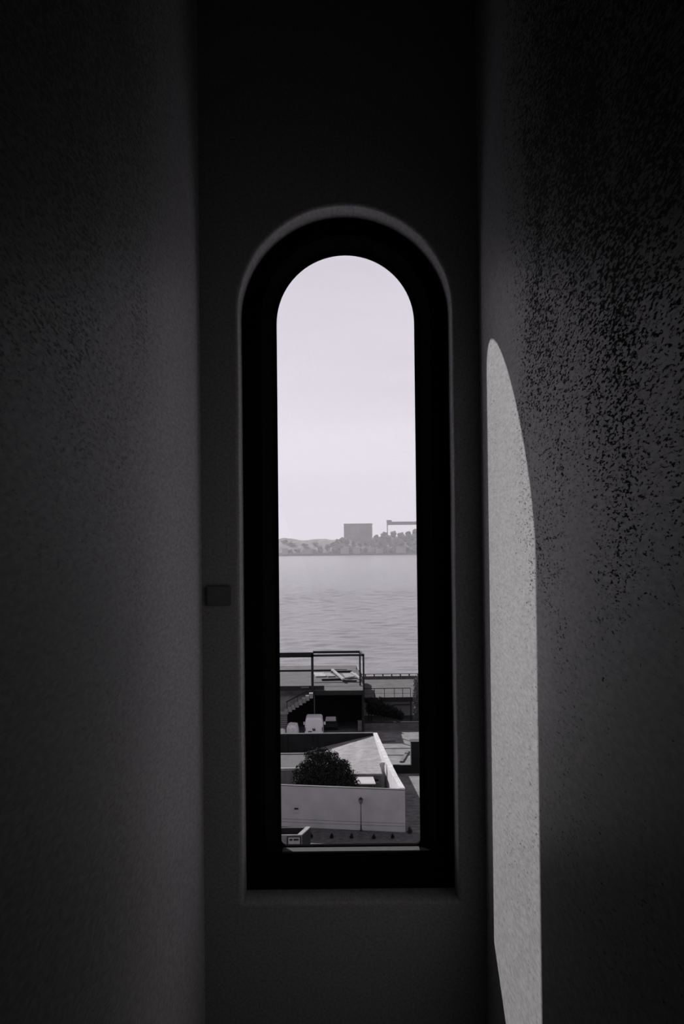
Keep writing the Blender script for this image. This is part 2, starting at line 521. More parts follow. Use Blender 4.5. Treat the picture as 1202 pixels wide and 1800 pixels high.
# lamp post
lp_ = empty('lamp_post', (1.19, 97.2, 0))
tubeobj('pole', (1.19, 97.2, 0), (1.19, 97.2, 2.05), .035, 'black', lp_, 8, .025)
bm = bmesh.new(); lathe(bm, (1.19, 97.2, 0), [(.11, 0), (.10, .12), (.05, .2), (.045, .5)]); under(lp_, bmobj('foot', bm, 'black'))
bm = bmesh.new(); lathe(bm, (1.19, 97.2, 2.05), [(.05, 0), (.13, .12), (.17, .36), (.15, .38)], 6); under(lp_, bmobj('lantern', bm, 'plate'))
bm = bmesh.new(); lathe(bm, (1.19, 97.2, 2.43), [(.19, 0), (.09, .09), (.02, .16)], 6); under(lp_, bmobj('cap', bm, 'black'))
tag(lp_, 'slim dark street lamp standing before the pale wall', 'street lamp')

# small conical shrubs along the street
def shrub(x, y, h, w, label):
    rd = random.Random(int(x * 100) + 900)
    e = empty('conical_shrub', (x, y, 0))
    lobes = [((x, y, h * .30), (w * .52, w * .52, h * .28)), ((x, y, h * .58), (w * .34, w * .34, h * .22)), ((x, y, h * .84), (w * .17, w * .17, h * .2))]
    leaves('foliage', lobes, 420, .035, 'leaf', rd, e)
    tubeobj('stem', (x, y, 0), (x, y, h * .8), .02, 'bark', e, 6)
    tag(e, label, 'shrub', 'dark conical shrubs along the street')
shrub(-2.528, 95.29, .42, .26, 'small dark conical shrub nearest the open container')
shrub(-1.009, 95.04, .44, .28, 'small dark conical shrub second from the open container')
shrub(0.461, 94.97, .42, .28, 'small dark conical shrub just left of the lamp post')
shrub(2.092, 94.72, .42, .28, 'small dark conical shrub just right of the lamp post')
shrub(3.478, 94.84, .40, .26, 'small dark conical shrub before the end of the pale wall')
shrub(4.810, 96.24, .62, .42, 'largest dark conical shrub, at the corner of the pale wall')

# open-topped container with sign, lower left
oc = empty('open_container', (-4.0, 89.5, 0))
bx0, bx1, by0, by1, bh = -5.4, -3.02, 88.5, 91.0, 1.8
sk = 0.55                                                      # plan is skewed
def cp(x, y): return (x + (y - by0) / (by1 - by0) * sk, y)
def wallp(name, pts, z0, z1, m): return prism(name, pts, z0, z1, m, oc)
wallp('front_wall', [cp(bx0, by0), cp(bx1, by0), cp(bx1, by0 + .12), cp(bx0, by0 + .12)], 0, bh - .08, 'grey')
wallp('back_wall', [cp(bx0, by1 - .12), cp(bx1, by1 - .12), cp(bx1, by1), cp(bx0, by1)], 0, bh - .05, 'black')
wallp('side_wall', [cp(bx1 - .12, by0 + .12), cp(bx1, by0 + .12), cp(bx1, by1 - .12), cp(bx1 - .12, by1 - .12)], 0, bh - .08, 'dark')
wallp('side_wall', [cp(bx0, by0 + .12), cp(bx0 + .12, by0 + .12), cp(bx0 + .12, by1 - .12), cp(bx0, by1 - .12)], 0, bh - .08, 'dark')
wallp('bed', [cp(bx0 + .12, by0 + .12), cp(bx1 - .12, by0 + .12), cp(bx1 - .12, by1 - .12), cp(bx0 + .12, by1 - .12)], bh - .75, bh - .65, 'black')
wallp('rim', [cp(bx0, by0 - .03), cp(bx1 + .03, by0 - .03), cp(bx1 + .03, by0 + .10), cp(bx0, by0 + .10)], bh - .08, bh, 'pale')
wallp('rim', [cp(bx1 - .30, by0 + .10), cp(bx1 + .03, by0 + .10), cp(bx1 + .03, by1), cp(bx1 - .30, by1)], bh - .08, bh, 'pale')
sg = boxobj('sign', (-3.93, 88.40, .95), (-3.13, 88.455, 1.64), 'plank', oc); sg['label'] = 'pale sign plate with two dark marks'
for (a_, b_) in ((-3.84, -3.64), (-3.56, -3.22)):
    k = boxobj('mark', (a_, 88.385, 1.42), (b_, 88.40, 1.55), 'black'); k.parent = sg
    k.location = (0, 0, 0)
boxobj('frame', (-4.02, 88.41, 1.65), (-3.04, 88.465, 1.71), 'black', oc)
boxobj('frame', (-3.11, 88.41, .9), (-3.04, 88.47, 1.62), 'black', oc)
boxobj('frame', (-4.02, 88.41, .9), (-3.95, 88.47, 1.62), 'black', oc)
tag(oc, 'open-topped dark container with pale rim and sign in the lower corner', 'container')

# overhead wires
def wire(name, p, q, label):
    cu = []
    bm = bmesh.new(); p, q = Vector(p), Vector(q); prev = None
    for i in range(25):
        t_ = i / 24
        c_ = p.lerp(q, t_) - Vector((0, 0, .5 * 4 * t_ * (1 - t_)))
        if prev is not None: tube(bm, prev, c_, .008, 5)
        prev = c_
    tag(bmobj(name, bm, 'black'), label, 'cable', 'thin wires above the street')
wire('overhead_wire', (-20, 60, 10.37), (20, 60, 8.43), 'upper thin dark wire crossing before the pale wall')
wire('overhead_wire', (-20, 60.6, 10.10), (20, 60.6, 8.16), 'lower thin dark wire crossing before the pale wall')

# ================================================================== annex, hut, tree
an = empty('annex_building', (-6, 109, 0))
boxobj('facade', (-9.5, 105.7, -.1), (-0.6, 112.9, 3.15), 'dgrey', an)
boxobj('roof', (-9.5, 105.9, 3.15), (-0.6, 112.9, 3.26), 'felt', an)
boxobj('front_coping', (-9.6, 105.55, 3.15), (-0.5, 105.9, 3.34), 'pale', an)
boxobj('back_coping', (-9.6, 112.8, 3.15), (-0.5, 113.05, 3.36), 'pale', an)
boxobj('downpipe', (-4.02, 105.58, 0), (-3.94, 105.7, 3.15), 'black', an)
tag(an, 'low flat-roofed grey annex with pale coping left of the tree', 'building')

hu = empty('hut', (1.5, 109.5, 0))
boxobj('wall', (-0.45, 107.35, -.1), (3.02, 112.5, 2.38), 'dgrey', hu)
prism('roof', [(-0.5, 107.25), (3.12, 107.25), (3.02, 112.6), (-0.5, 112.6)], 2.38, 2.52, 'pale', hu)
wn_ = boxobj('window', (2.42, 107.30, 1.86), (2.80, 107.36, 2.05), 'black', hu)
boxobj('window_sill', (2.38, 107.24, 1.78), (2.84, 107.36, 1.85), 'pale', hu)
aw = bmesh.new()
hexa(aw, [(0.95, 107.3, 2.26), (0.72, 104.2, 2.20), (2.50, 104.2, 2.20), (2.34, 107.3, 2.26)],
     [(0.95, 107.3, 2.33), (0.72, 104.2, 2.27), (2.50, 104.2, 2.27), (2.34, 107.3, 2.33)])
awn = bmobj('awning', aw, 'fgwall'); under(hu, awn); awn['label'] = 'white awning sheet'
for x_ in (0.85, 2.15, 2.40): tubeobj('post', (x_, 104.35, 0), (x_, 104.35, 2.2), .035, 'black', hu, 6)
tag(hu, 'small flat-roofed hut with white awning beside the bushy tree', 'hut')

pi_ = empty('gate_pillar', (3.22, 109, 0))
boxobj('shaft', (3.07, 108.85, 0), (3.37, 109.15, 2.95), 'white', pi_)
boxobj('cap', (3.03, 108.81, 2.95), (3.41, 109.19, 3.18), 'white', pi_)
tag(pi_, 'short white pillar between hut roof and white wall', 'pillar')

rd = random.Random(11)
tr = empty('bushy_tree', (-1.85, 103.2, 0))
lobes = [((-2.0, 103.4, 3.4), (1.75, 1.2, 1.25)), ((-3.0, 103.4, 3.0), (1.2, 1.1, 1.3)), ((-0.6, 103.4, 3.5), (1.15, 1.1, 1.0)),
         ((-0.7, 103.2, 2.3), (1.4, 1.1, 1.0)), ((-2.1, 103.2, 4.75), (1.15, .9, .7)), ((-0.1, 103.4, 3.9), (.6, .6, .55)),
         ((-3.5, 103.2, 2.0), (.7, .7, .8)), ((-1.0, 103.4, 4.6), (.6, .6, .5))]
leaves('foliage', lobes, 15000, .085, 'leaf', rd, tr)
tubeobj('trunk', (-1.85, 103.3, -.1), (-1.9, 103.3, 2.6), .16, 'bark', tr, 8, .10)
for k, (a_, b_) in enumerate((((-1.9, 103.3, 1.5), (-3.0, 103.4, 2.9)), ((-1.9, 103.3, 1.7), (-0.7, 103.4, 3.3)), ((-1.9, 103.3, 2.4), (-2.0, 103.3, 4.4)))):
    tubeobj('branch', a_, b_, .07, 'bark', tr, 6, .03)
tag(tr, 'dense dark bushy tree behind the pale foreground wall', 'tree')
sb = empty('shrub', (0.65, 103.2, 0))
leaves('foliage', [((.55, 103.2, 3.1), (.55, .5, .5)), ((.75, 103.2, 2.5), (.5, .5, .5)), ((.4, 103.2, 2.2), (.5, .5, .7))], 1100, .07, 'leaf', rd, sb)
tubeobj('stem', (.6, 103.2, 0), (.55, 103.2, 2.9), .05, 'bark', sb, 6, .02)
tag(sb, 'thin dark shrub between bushy tree and white awning', 'shrub')

# ================================================================== white wall, dark wall, dark block
ww = empty('white_wall', (3.7, 111, 0))
bm = bmesh.new()
Rr = [(3.161, 125.4), (3.477, 117.74), (3.80, 110.1), (4.20, 102.15), (4.523, 97.40)]
for (a_, b_) in zip(Rr, Rr[1:]):
    hexa(bm, [(a_[0] - .34, a_[1], -.1), (b_[0] - .34, b_[1], -.1), (b_[0], b_[1], -.1), (a_[0], a_[1], -.1)],
         [(a_[0] - .34, a_[1], 3.14), (b_[0] - .34, b_[1], 3.14), (b_[0], b_[1], 3.14), (a_[0], a_[1], 3.14)])
bmesh.ops.remove_doubles(bm, verts=bm.verts, dist=1e-4)
under(ww, bmobj('wall_body', bm, 'white'))
bm = bmesh.new()
for (a_, b_) in zip(Rr, Rr[1:]):
    hexa(bm, [(a_[0] - .37, a_[1], 3.14), (b_[0] - .37, b_[1], 3.14), (b_[0] + .03, b_[1], 3.14), (a_[0] + .03, a_[1], 3.14)],
         [(a_[0] - .37, a_[1], 3.21), (b_[0] - .37, b_[1], 3.21), (b_[0] + .03, b_[1], 3.21), (a_[0] + .03, a_[1], 3.21)])
under(ww, bmobj('coping', bm, 'white'))
tag(ww, 'bright white wall running back from the foreground wall', 'wall')

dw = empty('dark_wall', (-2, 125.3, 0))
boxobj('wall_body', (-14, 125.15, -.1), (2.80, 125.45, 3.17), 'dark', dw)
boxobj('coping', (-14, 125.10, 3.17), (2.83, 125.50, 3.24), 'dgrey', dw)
for x_ in (-5.9, -3.0): boxobj('pilaster', (x_, 125.05, -.1), (x_ + .35, 125.16, 3.17), 'dark', dw)
tag(dw, 'long black shaded wall in front of the white van', 'wall')

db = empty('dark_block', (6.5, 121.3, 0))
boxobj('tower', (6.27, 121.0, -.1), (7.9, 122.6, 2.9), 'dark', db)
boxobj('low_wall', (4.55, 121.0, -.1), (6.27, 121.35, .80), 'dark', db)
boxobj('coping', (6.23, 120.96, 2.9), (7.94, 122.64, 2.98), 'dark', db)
tag(db, 'black block with low wall at the right edge of the yard', 'building')

# pale kerbs on the open ground
for (a_, b_, lab) in (((3.4, 139.4), (5.5, 140.3), 'dark kerb line on the open ground near the white wall'),
                      ((5.6, 127.0), (6.6, 133.5), 'dark kerb line on the open ground near the black block')):
    p, q = Vector(a_), Vector(b_); dd = (q - p).normalized(); nn = Vector((-dd.y, dd.x)) * .16
    tag(prism('kerb', [tuple(p - nn), tuple(q - nn), tuple(q + nn), tuple(p + nn)], -.05, .14, 'dgrey'), lab, 'kerb', 'kerbs on the open ground')

# ================================================================== van, bags
vx, vy = -3.37, 142.0
va = empty('white_van', (vx, vy, 0))
def sect(y, w, wt, z0, zs, zt):   # body cross-section
    return [(vx - w, y, z0), (vx - w, y, zs), (vx - wt, y, zt - .12), (vx - wt + .12, y, zt), (vx + wt - .12, y, zt), (vx + wt, y, zt - .12), (vx + w, y, zs), (vx + w, y, z0)]
bm = bmesh.new()
S = [sect(142.0, .99, .88, .42, 1.25, 2.22), sect(142.06, 1.01, .90, .38, 1.25, 2.30), sect(145.8, 1.01, .90, .38, 1.25, 2.30), sect(146.5, 1.0, .84, .38, 1.15, 1.75), sect(147.0, .93, .80, .40, 1.0, 1.15)]
L_ = [[bm.verts.new(p) for p in s] for s in S]
for a_, b_ in zip(L_, L_[1:]):
    for i in range(8):
        j = (i + 1) % 8
        bm.faces.new((a_[i], a_[j], b_[j], b_[i]))
bm.faces.new(L_[0]); bm.faces.new(L_[-1][::-1])
under(va, bmobj('body', bm, 'van'))
bm = bmesh.new()
hexa(bm, [(vx - .80, 142.15, 2.30), (vx + .80, 142.15, 2.30), (vx + .82, 145.6, 2.30), (vx - .82, 145.6, 2.30)],
     [(vx - .74, 142.25, 2.36), (vx + .74, 142.25, 2.36), (vx + .76, 145.5, 2.36), (vx - .76, 145.5, 2.36)])
under(va, bmobj('roof', bm, 'van_roof_lit'))
for s in (-1, 1):
    bm = bmesh.new()
    x0, x1 = (vx - .90, vx - .015) if s < 0 else (vx + .015, vx + .90)
    t0 = x0 + (.10 if s < 0 else 0); t1 = x1 - (.10 if s > 0 else 0)
    hexa(bm, [(x0, 141.96, .62), (x1, 141.96, .62), (x1, 142.02, .62), (x0, 142.02, .62)], [(t0, 141.98, 2.06), (t1, 141.98, 2.06), (t1, 142.03, 2.06), (t0, 142.03, 2.06)])
    dr = bmobj('rear_door', bm, 'van'); under(va, dr)
    hd = boxobj('handle', (vx + s * .10 - .04, 141.92, 1.15), (vx + s * .10 + .04, 141.97, 1.30), 'black'); hd.parent = dr
    hd.location = (0, 0, 0)
    boxobj('tail_lamp', (vx + s * .96 - .045, 141.95, .95), (vx + s * .96 + .045, 142.03, 1.40), 'lens', va)
    tubeobj('rear_wheel', (vx + s * .78, 142.95, .34), (vx + s * 1.02, 142.95, .34), .34, 'rubber', va, 16)
    tubeobj('front_wheel', (vx + s * .78, 146.0, .34), (vx + s * 1.02, 146.0, .34), .34, 'rubber', va, 16)
    boxobj('wing_mirror', (vx + s * 1.16 - .10, 145.5, 1.15), (vx + s * 1.16 + .10, 145.62, 1.50), 'van', va, .02)
boxobj('bumper', (vx - .98, 141.88, .40), (vx + .98, 142.03, .62), 'van', va, .02)
boxobj('number_plate', (vx - .12, 141.93, 1.0), (vx + .18, 141.965, 1.16), 'black', va)
boxobj('number_plate', (vx - .62, 141.93, .86), (vx - .22, 141.965, .97), 'lens', va)
tag(va, 'white high-roofed van seen from behind over the black wall', 'van')

def bag(x, y, w, h, label, sd):
    rd = random.Random(sd)
    bm = bmesh.new(); bmesh.ops.create_cube(bm, size=1)
    bmesh.ops.subdivide_edges(bm, edges=list(bm.edges), cuts=5, use_grid_fill=True)
    for v_ in bm.verts:
        p = v_.co.copy(); s_ = p.normalized() * .62
        q = p.lerp(s_, .45)
        if q.z > .2: q.z += rd.uniform(-.06, .10)
        q.x += rd.uniform(-.03, .03); q.y += rd.uniform(-.03, .03)
        k = 1 + .12 * math.sin((q.z + .5) * 3)
        v_.co = (x + q.x * w * k, y + q.y * w * k, (q.z + .5) * h)
    bo = bmobj('bag', bm, 'bag', smooth=True)
    e = empty('bulk_bag', (x, y, 0)); under(e, bo)
    for sx in (-1, 1):
        tubeobj('lifting_loop', (x + sx * w * .36, y, h * .9), (x + sx * w * .30, y, h * 1.08), .03, 'bag', e, 6)
    tag(e, label, 'bag', 'white builders bags beside the van')
bag(-5.73, 143.0, 1.12, 1.62, 'larger bulging white bag between striped pier and van', 1)
bag(-6.95, 143.0, .75, 1.05, 'smaller white bag at the window edge below striped pier', 2)

# ================================================================== shed with roof terrace
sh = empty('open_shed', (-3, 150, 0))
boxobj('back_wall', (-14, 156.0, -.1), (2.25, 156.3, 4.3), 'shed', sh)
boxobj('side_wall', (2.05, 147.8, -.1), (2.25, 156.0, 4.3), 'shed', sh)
bm = bmesh.new()
tri = [(-14, 2.3), (-7.0, 2.3), (-3.45, 4.32), (-14, 4.32)]
hexa(bm, [(x_, 147.75, z_) for x_, z_ in tri], [(x_, 148.0, z_) for x_, z_ in tri])
under(sh, bmobj('gable_panel', bm, 'grey'))
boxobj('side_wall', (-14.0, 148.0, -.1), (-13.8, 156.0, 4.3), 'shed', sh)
bm = bmesh.new()
hexa(bm, [(-14, 147.3, 4.30), (2.35, 147.3, 4.30), (2.35, 166, 4.75), (-14, 166, 4.75)], [(-14, 147.3, 4.84), (2.35, 147.3, 4.80), (1.9, 166, 5.28), (-14, 166, 5.28)])
under(sh, bmobj('roof', bm, 'roof'))
boxobj('rear_volume', (-14, 156.3, -.1), (1.8, 172, 4.6), 'grey', sh)
bm = bmesh.new()
hexa(bm, [(-14, 166, 4.6), (1.9, 166, 4.6), (1.9, 173, 4.4), (-14, 173, 4.4)], [(-14, 166.0, 5.28), (1.6, 166.0, 5.26), (1.7, 172.0, 5.25), (-14, 172.0, 5.30)])
under(sh, bmobj('rear_roof', bm, 'roof'))
boxobj('fascia', (-3.45, 147.15, 4.28), (2.40, 147.30, 4.80), 'black', sh)
boxobj('eave', (-14, 147.35, 4.85), (-2.25, 147.6, 5.36), 'black', sh)
boxobj('eave_trim', (-4.9, 147.30, 5.14), (-4.0, 147.36, 5.22), 'pale', sh)
boxobj('ridge_beam', (-14, 164.8, 5.20), (0.45, 165.1, 5.45), 'black', sh)
for x_ in (-3.45, 2.2): boxobj('column', (x_, 147.35, -.1), (x_ + .10, 147.5, 4.3), 'black' if x_ > 0 else 'dgrey', sh)
tag(sh, 'open-fronted dark shed with gravel roof behind the van', 'shed')

sf = empty('steel_frame', (-0.6, 149, 4.85))
def sbox(n, a_, b_): return boxobj(n, a_, b_, 'black', sf)
sbox('post', (-3.72, 146.9, 4.30), (-3.44, 147.14, 9.0))
sbox('post', (2.18, 146.95, 4.30), (2.38, 147.14, 8.9))
sbox('post', (1.83, 151.15, 4.9), (2.02, 151.3, 8.9))
sbox('beam', (-3.44, 146.95, 8.72), (2.38, 147.1, 8.98))
sbox('beam', (-3.60, 151.15, 8.72), (2.02, 151.3, 9.0))
bm = bmesh.new(); hexa(bm, [(1.87, 151.3, 8.8), (2.02, 151.3, 8.8), (2.38, 147.1, 8.8), (2.2, 147.1, 8.8)], [(1.87, 151.3, 9.0), (2.02, 151.3, 9.0), (2.38, 147.1, 8.98), (2.2, 147.1, 8.98)])
under(sf, bmobj('beam', bm, 'black'))
pnl = boxobj('fascia_panel', (-9.5, 146.9, 8.66), (-3.44, 147.12, 9.22), 'dark', sf)
sbox('rail', (-3.5, 151.18, 5.25), (2.1, 151.26, 5.33))
tag(sf, 'tall open black steel frame standing on the shed roof', 'steel frame')

# loose planks and slabs on the roof
def roofz(y): return 4.82 + (y - 147.3) * .0246
def plank(c_, l, w, rot, m, label, th=.12, lift=0.0):
    bm = bmesh.new(); box(bm, (-l / 2, -w / 2, 0), (l / 2, w / 2, th))
    ob = bmobj('concrete_slab' if w > .6 else 'plank', bm, m)
    ob.matrix_world = Matrix.Translation((c_[0], c_[1], roofz(c_[1]) + .03 + lift)) @ Matrix.Rotation(.0246, 4, 'X') @ Matrix.Rotation(rot, 4, 'Z')
    tag(ob, label, 'slab' if w > .6 else 'plank', 'loose slabs and planks on the shed roof')
plank((-3.0, 160.6), 1.3, 3.6, .1, 'plank', 'pale slab on the shed roof nearest the thick black post')
plank((-1.9, 160.4), 1.0, 3.4, .25, 'pale', 'grey slab second from the thick black post on the roof')
plank((-0.75, 158.5), 9.5, .28, 1.72, 'plank', 'long pale plank lying across the roof slabs', .2, .26)
plank((0.9, 159.3), 1.7, 4.2, .1, 'pale', 'broad pale slab at the far end of the roof rubble')
plank((0.55, 156.9), 2.4, .2, .9, 'pale', 'thin pale plank lying flat beside the long plank', .2, .02)
plank((1.5, 158.0), 6.0, .25, 1.75, 'plank', 'pale plank beside the thin corner post', .2, .14)
plank((-1.5, 156.0), 2.4, .5, .15, 'black', 'dark plank in front of the grey slab', .2)
plank((-0.3, 163.5), 2.6, .5, .1, 'black', 'dark plank behind the long pale plank', .2)
plank((0.75, 154.4), 1.6, .4, -.2, 'black', 'short dark plank at the front of the roof rubble', .2)

# outside stair with rail
st = empty('outside_stair', (-5, 146, 0))
n = 8
for i in range(n):
    x0 = -6.75 + i * (3.2 / n); z1 = 2.72 + (i + 1) * (2.0 / n)
    boxobj('step', (x0, 145.2, max(z1 - .55, 2.42)), (x0 + 3.2 / n + .04, 146.6, z1), 'pale', st)
bm = bmesh.new()
hexa(bm, [(-6.44, 145.3, 2.42), (-3.5, 145.3, 4.18), (-3.5, 146.55, 4.18), (-6.44, 146.55, 2.42)], [(-6.44, 145.3, 2.80), (-3.5, 145.3, 4.55), (-3.5, 146.55, 4.55), (-6.44, 146.55, 2.80)])
under(st, bmobj('stringer', bm, 'dark'))
tubeobj('handrail', (-6.6, 146.5, 3.62), (-4.1, 146.5, 4.90), .07, 'black', st, 6)
for x_ in (-6.5, -5.3, -4.2):
    zz = 3.62 + (x_ + 6.6) * .512
    tubeobj('baluster', (x_, 146.5, zz - .8), (x_, 146.5, zz), .035, 'black', st, 6)
boxobj('landing', (-9.5, 145.2, 2.40), (-6.75, 146.6, 2.72), 'pale', st)
tag(st, 'pale outside stair climbing to the shed roof', 'stair')
pr = empty('striped_pier', (-7.3, 145.8, 0))
boxobj('core', (-9.0, 145.5, -.1), (-6.50, 146.4, 2.40), 'dgrey', pr)
for i in range(10):
    boxobj('course', (-9.05, 145.42, .10 + i * .235), (-6.46, 146.45, .10 + i * .235 + .15), 'grey', pr)
tag(pr, 'striped masonry pier below the stair, left of the bags', 'pier')

# things under the shed roof
pb = empty('parked_car', (0.0, 150.5, 0))
bm = bmesh.new()
prof = [(-.35, .45), (-.35, .85), (.9, .95), (1.5, 1.42), (3.0, 1.42), (3.6, .95), (3.9, .9), (3.9, .45)]
lo = [(-2.35, 148.6 + y_, z_) for y_, z_ in prof]; hi = [(-.75, 148.6 + y_, z_) for y_, z_ in prof]
hexa(bm, lo, hi)
under(pb, bmobj('body', bm, 'rubber'))
bm = bmesh.new(); hexa(bm, [(-2.2, 149.52, .98), (-.95, 149.52, .98), (-1.0, 150.06, 1.40), (-2.1, 150.06, 1.40)], [(-2.2, 149.48, 1.02), (-.95, 149.48, 1.02), (-1.0, 150.02, 1.44), (-2.1, 150.02, 1.44)])
under(pb, bmobj('windscreen', bm, 'van'))
for sx in (-2.3, -.95):
    for yy in (149.1, 151.6): tubeobj('wheel', (sx, yy, .32), (sx + .2, yy, .32), .32, 'rubber', pb, 14)
tag(pb, 'dark parked car with pale windscreen inside the shed', 'car')
cr = empty('crate', (1.85, 148.7, 0))
boxobj('carton', (1.58, 148.5, 0), (2.04, 149.0, 1.08), 'pale', cr)
boxobj('lid', (1.55, 148.47, 1.08), (2.07, 149.03, 1.14), 'pale', cr)
tag(cr, 'pale upright carton by the right end of the shed', 'box')

# ================================================================== raised promenade on the right
pm = empty('promenade_deck', (6, 165, 0))
boxobj('deck', (2.42, 155.3, 2.85), (16, 175.5, 3.0), 'roof', pm)
boxobj('edge_beam', (2.42, 155.05, 2.45), (16, 155.3, 3.0), 'black', pm)
boxobj('back_wall', (2.42, 161.0, -.1), (16, 161.3, 2.85), 'fgwall', pm)
for x_ in (2.9, 3.2, 8.0): boxobj('column', (x_, 155.1, -.1), (x_ + .14, 155.3, 2.45), 'black', pm)
boxobj('lower_beam', (5.9, 155.12, 2.0), (8.1, 155.26, 2.12), 'black', pm)
tag(pm, 'raised concrete promenade right of the shed', 'promenade')
rl = empty('promenade_railing', (5.2, 155.2, 3.0))
tubeobj('top_rail', (2.45, 155.2, 4.06), (8.05, 155.2, 4.06), .045, 'black', rl, 6)
tubeobj('mid_rail', (2.45, 155.2, 3.45), (8.05, 155.2, 3.45), .02, 'black', rl, 6)
for x_ in (2.45, 3.7, 4.9, 6.1, 7.1, 8.05): tubeobj('baluster', (x_, 155.2, 3.0), (x_, 155.2, 4.06), .035, 'black', rl, 6)
tag(rl, 'thin black railing along the promenade front edge', 'railing')
qp = empty('quay_parapet', (6, 176, 0))
boxobj('parapet', (2.3, 175.8, -3.0), (16, 176.3, 3.35), 'dgrey', qp)
boxobj('rail', (2.3, 175.95, 3.58), (16, 176.05, 3.66), 'black', qp)
for k in range(11): boxobj('post', (2.9 + k * 1.2, 175.9, 2.9), (3.05 + k * 1.2, 176.1, 3.6), 'dark', qp)
tag(qp, 'dark parapet with rail along the river edge', 'parapet')
lw = empty('low_wall', (6, 148.8, 0))
boxobj('wall_body', (2.4, 148.6, -.1), (16, 148.9, .85), 'dgrey', lw)
boxobj('coping', (2.35, 148.55, .85), (16, 148.95, .93), 'dark', lw)
tag(lw, 'low grey wall below the promenade', 'wall')

rd = random.Random(21)
ds = empty('leaning_shrub', (4.6, 152.5, 0))
lobes = [((3.9, 152.6, 2.0), (1.3, .8, .85)), ((5.1, 152.6, 1.75), (1.2, .8, .75)), ((6.2, 152.6, 1.35), (.85, .7, .6)), ((6.7, 152.6, .95), (.4, .5, .4)), ((3.0, 152.8, 2.9), (.5, .5, .45)), ((4.3, 152.8, 2.9), (.35, .4, .5))]
leaves('foliage', lobes, 7500, .10, 'leaf', rd, ds)
tubeobj('stem', (4.6, 152.6, -.1), (4.5, 152.6, 1.6), .08, 'bark', ds, 6)
tag(ds, 'dark spreading shrub in front of the promenade', 'shrub')
ct = empty('slender_tree', (8.7, 152, 0))
leaves('foliage', [((8.72, 152, 1.6), (.62, .6, 1.4)), ((8.75, 152, 3.4), (.62, .6, 1.4)), ((8.7, 152, 5.0), (.5, .5, 1.0))], 3200, .09, 'leaf_pale', rd, ct)
tubeobj('trunk', (8.7, 152, -.1), (8.7, 152, 4.5), .10, 'bark', ct, 6, .04)
tag(ct, 'slender greyish tree at the right edge by the promenade', 'tree')

# ================================================================== far shore
SY = 2150
rd = random.Random(5)
bm = bmesh.new()
def htop(x):
    pts = [(-400, 27), (-103, 27.5), (-40, 25.5), (-10, 27), (0, 28), (40, 26), (60, 27), (78, 31), (95, 31), (124, 33), (250, 40), (400, 36)]
    for (a_, za), (b_, zb_) in zip(pts, pts[1:]):
        if a_ <= x <= b_: return za + (zb_ - za) * (x - a_) / (b_ - a_)
    return 27
nx, ny = 160, 10
def terrain(x, t_):
    return -3.2 + (htop(x) + 1.5) * (t_ ** .75) * (1 + .06 * math.sin(x * .11 + 6 * t_))
gridv = []
for j in range(ny + 1):
    row = []
    for i in range(nx + 1):
        x = -400 + 800 * i / nx; t_ = j / ny
        z = terrain(x, t_) if j else -6
        row.append(bm.verts.new((x, SY - 6 + 120 * t_, z + (rd.uniform(-.6, .6) if j > 1 else 0))))
    gridv.append(row)
for j in range(ny):
    for i in range(nx):
        bm.faces.new((gridv[j][i], gridv[j][i + 1], gridv[j + 1][i + 1], gridv[j + 1][i]))
struct(bmobj('far_shore', bm, 'far_hill'), 'hazy low hills on the far bank of the river')
boxobj_ = boxobj('far_quay', (-400, SY - 14, -6), (400, SY - 6, -.2), 'far_steel'); struct(boxobj_, 'dark quay line along the far bank')

# crowns on the slope: one blobby crown mesh, copied
def crown_mesh(sd):
    r_ = random.Random(sd); bm = bmesh.new(); bmesh.ops.create_icosphere(bm, subdivisions=3, radius=1)
    for v_ in bm.verts:
        p = v_.co
        k = 1 + .16 * math.sin(5 * p.x + sd) * math.sin(4 * p.y) + .14 * math.sin(7 * p.z + 3 * p.x + sd) + r_.uniform(-.06, .06)
        v_.co = Vector((p.x * k, p.y * k, p.z * k))
    me = bpy.data.meshes.new('crown'); bm.to_mesh(me); bm.free(); me.materials.append(M['far_leaf'])
    return me
crowns = [crown_mesh(s) for s in (1, 2, 3)]
tm = bmesh.new(); tube(tm, (0, 0, -1.6), (0, 0, 0), .12, 6)
tme = bpy.data.meshes.new('trunk'); tm.to_mesh(tme); tm.free(); tme.materials.append(M['bark'])
def far_tree(x, z, w, h, label):
    t_ = 0.08                                                   # stand where the slope carries it
    while t_ < .98 and terrain(x, t_) < z - h * 1.15: t_ += .01
    zg = terrain(x, t_) - .3
    e = empty('far_tree', (x, SY - 6 + 120 * t_, zg))
    c_ = bpy.data.objects.new('crown', crowns[rd.randrange(3)]); COL.objects.link(c_); c_.parent = e
    c_.location = (0, 0, z - zg); c_.scale = (w, w * .8, h); c_.rotation_euler = (0, 0, rd.uniform(0, 6))
    k = bpy.data.objects.new('trunk', tme); COL.objects.link(k); k.parent = e; k.location = (0, 0, z - zg); k.scale = (w * .6, w * .6, (z - zg) / 1.6)
    tag(e, label, 'tree', 'trees on the far bank')
T = []
for x in range(60, 134, 14): T.append((x + rd.uniform(-2, 2), htop(x) - 1 + rd.uniform(-1.5, 3.0), rd.uniform(5.5, 7), rd.uniform(5.0, 6.5)))
for x in range(66, 134, 14): T.append((x + rd.uniform(-2, 2), htop(x) - 8 + rd.uniform(-2, 1.5), rd.uniform(6, 7.2), 5.6))
for x in range(60, 134, 13): T.append((x + rd.uniform(-2, 2), htop(x) - 16 + rd.uniform(-1, 1.5), rd.uniform(5.5, 6.6), 4.6))
for x in range(58, 132, 12): T.append((x + rd.uniform(-1, 1), 6 + rd.uniform(-1.5, 1.5), 5.6, 4.2))
for x in range(8, 54, 11): T.append((x + rd.uniform(-1, 1), 17 + rd.uniform(-3, 3), 4.8, 5.0))
